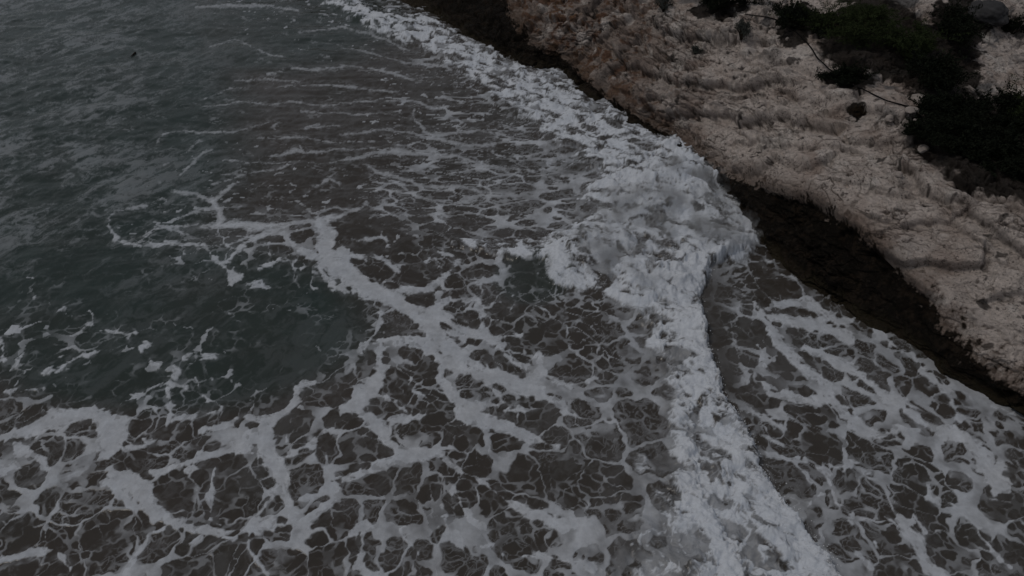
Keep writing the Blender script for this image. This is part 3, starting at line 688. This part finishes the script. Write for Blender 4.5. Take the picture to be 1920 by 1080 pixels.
    gm = sst(.04, .26, fbm3(X * .8 + 9, Y * .8, Z, 4, 27)[..., None] + .12 * upper - .06) * (.15 + .75 * upper); C = C * (1 - gm) + grey * gm
    wm = (sst(.10, .35, fbm3(X * .9 + 20, Y * .9, Z * 1.2, 4, 37)) * .7)[..., None]; C = C * (1 - wm) + np.array([.80, .74, .70]) * wm
    dirt = np.clip(joint * .6 + joint2 * .55 + joint3 * .45 + LC * .5 + pit * .6 + bed * .6, 0, 1)[..., None] * .8
    C = C * (1 - dirt) + np.array([.045, .034, .027]) * dirt
    # black lichen crust spots
    bs = (sst(.30, .42, fbm3(X * 2.3, Y * 2.3, Z * 2.3, 3, 29)) * .8)[..., None]; C = C * (1 - bs) + np.array([.045, .04, .038]) * bs
    # wet zone; its near-black also carries painted shade from under the lip
    nz = fbm3(X * 2.5, Y * 2.5, Z * 2.5, 4, 31) + .6 * fbm3(X * 10, Y * 10, Z * 5, 3, 33)
    fuzzy = sst(1680, 1800, U0)
    wt = 1.99 + .24 * nz * (1 - fuzzy) + fuzzy * (-.24 + .8 * nz)
    wet = sst(.03 + .10 * fuzzy, -.03 - .06 * fuzzy, TT - wt)
    lowz = sst(.55, .0, Z2 + .2 * nz)[..., None] * sst(2.0, 1.5, TT)[..., None]
    wc = wet_shade * (1 - .8 * lowz) + alga * lowz * .8
    bm = (sst(-.05, .35, nz) * .6)[..., None]
    wc = wc * (1 - bm) + np.array([.038, .027, .019]) * bm
    hz = (sst(.42, .02, TT - wt + .25 * nz) * .75)[..., None]; C = C * (1 - hz) + np.array([.16, .115, .09]) * hz
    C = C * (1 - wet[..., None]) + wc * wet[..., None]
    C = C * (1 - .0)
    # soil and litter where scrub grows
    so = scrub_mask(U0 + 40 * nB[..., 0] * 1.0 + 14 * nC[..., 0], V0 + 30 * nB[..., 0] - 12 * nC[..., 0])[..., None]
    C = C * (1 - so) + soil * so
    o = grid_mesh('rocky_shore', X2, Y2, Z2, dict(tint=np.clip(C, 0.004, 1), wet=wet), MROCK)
    props(o, 'pale weathered limestone slope with dark wet foot above the surf', 'rocky shore', kind='structure')
    return X2, Y2, Z2, N
SCRUB = [(1870, 335, 90, 40), (1770, 150, 60, 90), (1830, 255, 140, 85), (1905, 310, 120, 68), (1850, 240, 130, 55), (1760, 130, 75, 70), (1800, 50, 45, 75), (1590, 150, 48, 22), (1490, 50, 38, 45), (1345, 18, 60, 20), (1860, 225, 120, 35), (1605, 210, 18, 14), (1980, 300, 120, 120), (1630, 70, 105, 75), (1700, 90, 90, 60)]
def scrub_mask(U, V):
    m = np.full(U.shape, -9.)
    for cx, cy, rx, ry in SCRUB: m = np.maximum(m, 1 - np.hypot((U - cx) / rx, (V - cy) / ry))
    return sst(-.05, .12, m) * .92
ROCK = build_rock()

RX, RY, RZ, RN = [a_.reshape(-1, a_.shape[-1]) if a_.ndim == 3 else a_.ravel() for a_ in ROCK]
RU, RV, RD = w2px(RX, RY, RZ)
def on_rock(u, v):
    """the rock point that shows at photo pixel (u, v)"""
    k = np.where((np.abs(RU - u) < 5) & (np.abs(RV - v) < 5))[0]
    if len(k) == 0: k = np.argsort((RU - u) ** 2 + (RV - v) ** 2)[:8]
    i = k[np.argmin(RD[k])]
    return Vector((float(RX[i]), float(RY[i]), float(RZ[i]))), float(RD[i])

# ------------------------------------------------------------------ SCRUB, PINES, STONES, ROPE
rng = np.random.RandomState(11)
M_SCRUB = plain('dark_scrub_leaf', (.012, .015, .010), .8, .5, 3)
M_PINE = plain('pine_needle', (.030, .040, .017), .8, .5, 2)
M_GREY = plain('grey_cushion_leaf', (.060, .066, .060), .9, .35, 4)
M_BROWN = plain('dry_brown_leaf', (.035, .026, .018), .9, .5, 4)
M_BARK = plain('dark_bark', (.030, .024, .019), .95, .4, 9)
M_TWIG = plain('bleached_twig', (.20, .19, .17), .9, .3, 9)
M_ROPE = plain('tarred_rope', (.012, .011, .011), .85, .4, 20)
M_STONE = plain('pale_loose_stone', (.30, .265, .245), .95, .5, 6)
M_DSTONE = plain('dark_weathered_stone', (.055, .055, .058), .95, .6, 3)

def tube(pts, rad, seg=6):
    P = [Vector(p) for p in pts]; V = []; F = []
    for i, p in enumerate(P):
        t = (P[min(i + 1, len(P) - 1)] - P[max(i - 1, 0)]).normalized()
        a_ = t.cross(Vector((0.13, .21, 1))).normalized(); b_ = t.cross(a_)
        r = rad[i] if isinstance(rad, (list, tuple)) else rad
        for k in range(seg):
            an = 2 * math.pi * k / seg; V.append(p + (a_ * math.cos(an) + b_ * math.sin(an)) * r)
    for i in range(len(P) - 1):
        for k in range(seg):
            F.append((i*seg+k, i*seg+(k+1)%seg, (i+1)*seg+(k+1)%seg, (i+1)*seg+k))
    F.append(tuple(range(seg))[::-1]); F.append(tuple((len(P)-1)*seg+k for k in range(seg)))
    return V, F
def merge(parts):
    V = []; F = []
    for v, f in parts:
        o = len(V); V += list(v); F += [tuple(i + o for i in q) for q in f]
    return V, F
def leaf_mesh(name, C, size, aspect, mat, parent):
    """many small pointed leaves at centres C, each its own direction"""
    n = len(C)
    d = rng.normal(size=(n, 3)); d[:, 2] = np.abs(d[:, 2]) * .8 + .2; d /= np.linalg.norm(d, axis=1)[:, None]
    s_ = np.cross(d, rng.normal(size=(n, 3))); s_ /= np.linalg.norm(s_, axis=1)[:, None]
    L_ = size * (.6 + .8 * rng.rand(n))[:, None]
    w = L_ * aspect
    V = np.stack([C, C + d * L_ * .45 + s_ * w, C + d * L_, C + d * L_ * .45 - s_ * w], 1).reshape(-1, 3).astype(np.float32)
    me = bpy.data.meshes.new(name)
    me.vertices.add(4 * n); me.vertices.foreach_set('co', V.ravel())
    me.loops.add(4 * n); me.loops.foreach_set('vertex_index', np.arange(4 * n, dtype=np.int32))
    me.polygons.add(n); me.polygons.foreach_set('loop_start', np.arange(0, 4 * n, 4, dtype=np.int32))
    me.update(calc_edges=True); me.materials.append(mat)
    o = link(bpy.data.objects.new(name, me)); o.parent = parent
    return o
def shrub(name, u, v, rx, ry, h, n, mat, label, cat, size=.075, aspect=.28, group=None, lobes=14, pine=False, trunk=False):
    base, dep = on_rock(u, v)
    k = dep / FPX
    rx_, ry_ = rx * k, ry * k * 1.25
    root = link(bpy.data.objects.new(name, None)); root.location = base
    props(root, label, cat, group)
    cs = []; stems = []
    for i in range(lobes):
        a_ = 2 * math.pi * (i + rng.rand() * .8) / lobes; r = (.15 + .85 * rng.rand()) * (0.15 if i == 0 else 1)
        c = np.array([math.cos(a_) * rx_ * r, math.sin(a_) * ry_ * r, h * (.25 + .75 * rng.rand() * (1.15 - r))])
        lr = np.array([rx_, ry_, h]) * (.14 + .26 * rng.rand(3)); lr[2] = h * (.20 + .30 * rng.rand())
        m = n // lobes
        p = rng.normal(size=(m, 3)); p /= np.linalg.norm(p, axis=1)[:, None]; p *= (rng.rand(m) ** .45)[:, None]
        if pine:                                         # tufts gathered on twigs
            tc_ = p[::22][:max(4, m // 22)]; p = tc_[rng.randint(len(tc_), size=m)] + rng.normal(size=(m, 3)) * .09
        q_ = rng.rand(m) < .3                            # loose sprigs that stick out of the lobe
        sp_ = rng.normal(size=(7, 3)) * .75; sp_[:, 2] = np.abs(sp_[:, 2]); w_ = rng.rand(m)[:, None]
        p = np.where(q_[:, None], sp_[rng.randint(7, size=m)] * (.6 + w_) + rng.normal(size=(m, 3)) * .07, p)
        cs.append(c + p * lr)
        mid = c * .45 + np.array([0, 0, -.05]); stems.append(tube([(0, 0, -.25), tuple(mid), tuple(c)], [.05 + .02 * h, .03 + .01 * h, .012]))
        for _ in range(3):
            e = c + rng.normal(size=3) * lr * .5; stems.append(tube([tuple(c * .8), tuple((c * .7 + e) / 1.7 * .95), tuple(e)], [.018, .012, .005], 4))
    sv, sf = merge(stems); faces_mesh('branches', sv, sf, M_BARK, root)
    if trunk: tv, tf = tube([(0, 0, -.4), (.05, 0, h * .3), (-.05, .05, h * .6)], [.13, .10, .06], 8); faces_mesh('trunk', tv, tf, M_BARK, root)
    leaf_mesh('foliage', np.concatenate(cs), size, aspect, mat, root)
    return root
DK = 'dark scrub growing on the pale rock'
shrub('dark_shrub', 1345, 12, 62, 22, .7, 9000, M_SCRUB, 'low black green scrub at the top edge, left of the green pine, on pale rock', 'shrub', group=DK)
shrub('dark_shrub', 1486, 42, 44, 50, .7, 10000, M_SCRUB, 'black scrub with a pale bare twig in front of it, left of the green pine', 'shrub', group=DK)
shrub('cushion_shrub', 1387, 58, 15, 20, .55, 2600, M_GREY, 'small round dark grey cushion bush sitting on the rock ledge', 'shrub', size=.05)
shrub('cushion_shrub', 1302, 93, 12, 11, .22, 1200, M_GREY, 'tiny faded grey tuft on the pale rock below the ledge', 'shrub', size=.045)
shrub('dark_shrub', 1242, 8, 16, 16, .4, 1800, M_GREY, 'small ragged grey bush at the top of the rusty rock', 'shrub', size=.05)
shrub('dark_shrub', 1585, 148, 54, 22, .45, 8000, M_SCRUB, 'low black scrub patch below the green pine that the dark rope runs over', 'shrub', group=DK)
shrub('dry_tuft', 1603, 212, 16, 11, .3, 1300, M_BROWN, 'small dry brown tuft on pale rock below the rope', 'shrub', size=.06, aspect=.15)
shrub('pine_tree', 1622, 62, 112, 84, .9, 26000, M_PINE, 'dim green pine with open crown spreading over the top of the slope', 'tree', size=.11, aspect=.10, lobes=16, pine=True, trunk=True)
shrub('pine_tree', 1925, 232, 40, 60, 1.7, 9000, M_PINE, 'green pine cut by the right edge beside the black scrub', 'tree', size=.11, aspect=.10, lobes=8, pine=True, trunk=True)
shrub('pine_tree', 1712, 112, 72, 44, .8, 12000, M_PINE, 'low sprawling green pine bough just right of and below the open pine', 'tree', size=.11, aspect=.10, lobes=8, pine=True, trunk=True)
for (u, v, rx, ry, h, n, lb) in [
    (1745, 150, 52, 42, .8, 11000, 'black scrub clump between the lower pine and the pale rock knob'),
    (1790, 62, 40, 76, .8, 13000, 'tall narrow black scrub strip left of the dark rounded boulder'),
    (1770, 212, 66, 34, .6, 12000, 'black scrub at the right end of the dark rope'),
    (1800, 262, 88, 52, .6, 19000, 'black scrub in the middle of the big dark thicket, nearest the loose stones'),
    (1868, 222, 84, 44, .8, 17000, 'black scrub under the pale rock knob at the back of the big thicket'),
    (1885, 298, 88, 52, .7, 19000, 'black scrub in the big thicket near the right edge, below the green pine'),
    (1735, 250, 36, 26, .4, 5000, 'low dark sprig at the left tip of the big thicket'),
    (1960, 335, 60, 44, .9, 9000, 'black scrub cut by the right edge at the foot of the thicket'),
    (1900, 55, 20, 16, .5, 2000, 'small black scrub in the cleft right of the dark boulder')]:
    shrub('dark_shrub', u, v, rx, ry, h, n, M_SCRUB, lb, 'shrub', group=DK)

def stone(name, u, v, r, flat, seed, mat, label, cat='stone', sub=4, sink=.38):
    base, dep = on_rock(u, v); R_ = r * dep / FPX
    import bmesh
    bm = bmesh.new(); bmesh.ops.create_icosphere(bm, subdivisions=sub, radius=1)
    A = np.array([v_.co[:] for v_ in bm.verts])
    n_ = .45 * fbm3(A[:, 0] * 1.1 + seed, A[:, 1] * 1.1, A[:, 2] * 1.1, 3, seed) + .10 * fbm3(A[:, 0] * 5, A[:, 1] * 5, A[:, 2] * 5, 3, seed + 4)
    A = A * (1 + n_)[:, None] * R_ * np.array([1.15, .85, flat])
    a_ = seed * 1.7; A = A @ np.array([[math.cos(a_), math.sin(a_), 0], [-math.sin(a_), math.cos(a_), 0], [0, 0, 1]])
    F = [[v_.index for v_ in f.verts] for f in bm.faces]; bm.free()
    o = faces_mesh(name, A, F, mat); o.location = base + Vector((0, 0, R_ * flat * (1 - sink * 2)))
    return props(o, label, cat)
stone('boulder', 1851, 26, 33, .75, 3, M_DSTONE, 'dark rounded boulder with a paler top at the upper right', 'boulder', 5)
stone('loose_stone', 1722, 182, 17, .35, 1, M_STONE, 'flat pale slab lying between two black scrubs above the right end of the rope')
stone('loose_stone', 1705, 211, 12, .4, 2, M_STONE, 'flat pale stone just under the right end of the rope')
stone('loose_stone', 1719, 226, 10, .6, 5, M_STONE, 'upright pointed pale stone at the left edge of the big thicket')
stone('loose_stone', 1727, 276, 11, .6, 6, M_STONE, 'rounded pale stone against the lower left edge of the big thicket')
stone('loose_stone', 1688, 324, 8, .8, 7, M_STONE, 'small rounded pale stone on open rock, lowest of the loose stones')
stone('loose_stone', 1667, 227, 9, .7, 8, M_STONE, 'brownish pale stone with dark shadow side on open rock below the rope')
stone('loose_stone', 1908, 25, 10, .8, 9, M_STONE, 'small pale stone right of the dark rounded boulder')
stone('loose_stone', 1471, 70, 4, .8, 10, M_STONE, 'tiny bright stone at the foot of the black scrub with the bare twig')

def lay(pts, lift, step=6):
    out = []
    for (x0, y0), (x1, y1) in zip(pts[:-1], pts[1:]):
        k = max(1, int(math.hypot(x1 - x0, y1 - y0) / step))
        for i in range(k): out.append(on_rock(x0 + (x1 - x0) * i / k, y0 + (y1 - y0) * i / k)[0] + Vector((0, 0, lift)))
    out.append(on_rock(*pts[-1])[0] + Vector((0, 0, lift)))
    A = np.array([p[:] for p in out])
    for _ in range(4): A[1:-1] = (A[:-2] + 2 * A[1:-1] + A[2:]) / 4
    return [tuple(p) for p in A]
def thing_tube(name, pts, rad, mat, label, cat, seg=8):
    o = pts[0]; V, F = tube([tuple(np.subtract(p, o)) for p in pts], rad, seg)
    ob = faces_mesh(name, V, F, mat); ob.location = o
    return props(ob, label, cat)
thing_tube('rope', lay([(1395, 24), (1450, 38), (1495, 62), (1525, 98), (1553, 128), (1595, 156), (1628, 174), (1680, 193), (1725, 201), (1790, 206)], .05), .026, M_ROPE, 'long dark rope trailing down the pale rock from scrub to scrub', 'rope')
tp = lay([(1517, 2), (1500, 14), (1486, 24), (1480, 38), (1473, 52)], .95); thing_tube('bare_twig', tp, [.022 - .0025 * i * 5 / len(tp) for i in range(len(tp))], M_TWIG, 'thin pale bare twig arching over the black scrub left of the pine', 'twig', 5)
x, y, z = px2w(255, 99); thing_tube('driftwood', [(x, y, .04), (x + .05, y - .2, .08), (x + .02, y - .35, .06), (x - .04, y - .6, .04)], [.02, .05, .04, .012], M_BARK, 'tiny dark piece of driftwood floating on the teal water at upper left', 'driftwood')

# ------------------------------------------------------------------ spray thrown up by the surf
def build_spray():
    X, Y, Z, U, V, T, splash, front, d = SEA
    w = splash * 1.0 + front * sst(60, 0, d) * 1.2
    w = np.where((U > 0) & (U < 1920) & (V > 0) & (V < 1080), w, 0).ravel(); 
    n = 5200; i = rng.choice(len(w), n, p=w / w.sum())
    P = np.stack([X.ravel()[i], Y.ravel()[i], Z.ravel()[i]], 1) + rng.normal(size=(n, 3)) * [.08, .08, 0]
    P[:, 2] += np.abs(rng.exponential(.09, n)) + .01
    r = .006 + .016 * rng.rand(n) ** 3
    oc = np.array([(1,0,0),(-1,0,0),(0,1,0),(0,-1,0),(0,0,1),(0,0,-1)], float)
    V_ = (P[:, None] + oc[None] * r[:, None, None]).reshape(-1, 3)
    f = np.array([(0,2,4),(2,1,4),(1,3,4),(3,0,4),(2,0,5),(1,2,5),(3,1,5),(0,3,5)])
    F = (np.arange(n)[:, None, None] * 6 + f[None]).reshape(-1, 3)
    m = plain('white_spray', (.7, .72, .75), .6, .05)
    o = faces_mesh('sea_spray', V_, F, m)
    props(o, 'white droplets of spray flying off the breaking wave', 'spray', kind='stuff')
build_spray()

def build_mist():
    """soft cloud of fine spray that hangs over the collapsing wave"""
    import bmesh
    V_, F_ = [], []
    for (u, v, rx, ry, h, zc) in [(1255, 400, 3.0, 2.3, .75, .75), (1345, 430, 1.5, 1.4, .6, .55), (1150, 465, 2.1, 1.2, .6, .6), (1215, 520, 1.4, .9, .45, .45), (1290, 335, 1.7, 1.4, .6, .6)]:
        x, y, _ = px2w(u, v, zc)
        bm = bmesh.new(); bmesh.ops.create_icosphere(bm, subdivisions=4, radius=1)
        A = np.array([q.co[:] for q in bm.verts]); A = A * (1 + .35 * fbm3(A[:, 0] * 1.5 + u, A[:, 1] * 1.5, A[:, 2] * 1.5, 3, 3))[:, None]
        A = A * np.array([rx, ry, h]) + np.array([x, y, zc])
        o = sum(len(q) for q in V_); F_ += [[q.index + o for q in f.verts] for f in bm.faces]; V_.append(A); bm.free()
    m = bpy.data.materials.new('spray_mist'); m.use_nodes = True; n = m.node_tree.nodes; l = m.node_tree.links
    n.remove(n['Principled BSDF'])
    pv = n.new('ShaderNodeVolumePrincipled'); pv.inputs['Color'].default_value = (.93, .95, .98, 1); pv.inputs['Anisotropy'].default_value = .1
    geo = n.new('ShaderNodeNewGeometry').outputs['Position']
    nz = tex(n, l, 'ShaderNodeTexNoise', geo, Scale=1.1, Detail=3.0, Roughness=.6, Distortion=.6).outputs[0]
    l.new(mth(n, l, 'MULTIPLY', mth(n, l, 'MAXIMUM', mth(n, l, 'SUBTRACT', nz, .47), 0), 7.0), pv.inputs['Density'])
    l.new(pv.outputs[0], n['Material Output'].inputs['Volume'])
    o = faces_mesh('spray_mist', np.concatenate(V_), F_, m)
    props(o, 'soft white mist of spray over the collapsing wave', 'mist', kind='stuff')
build_mist()
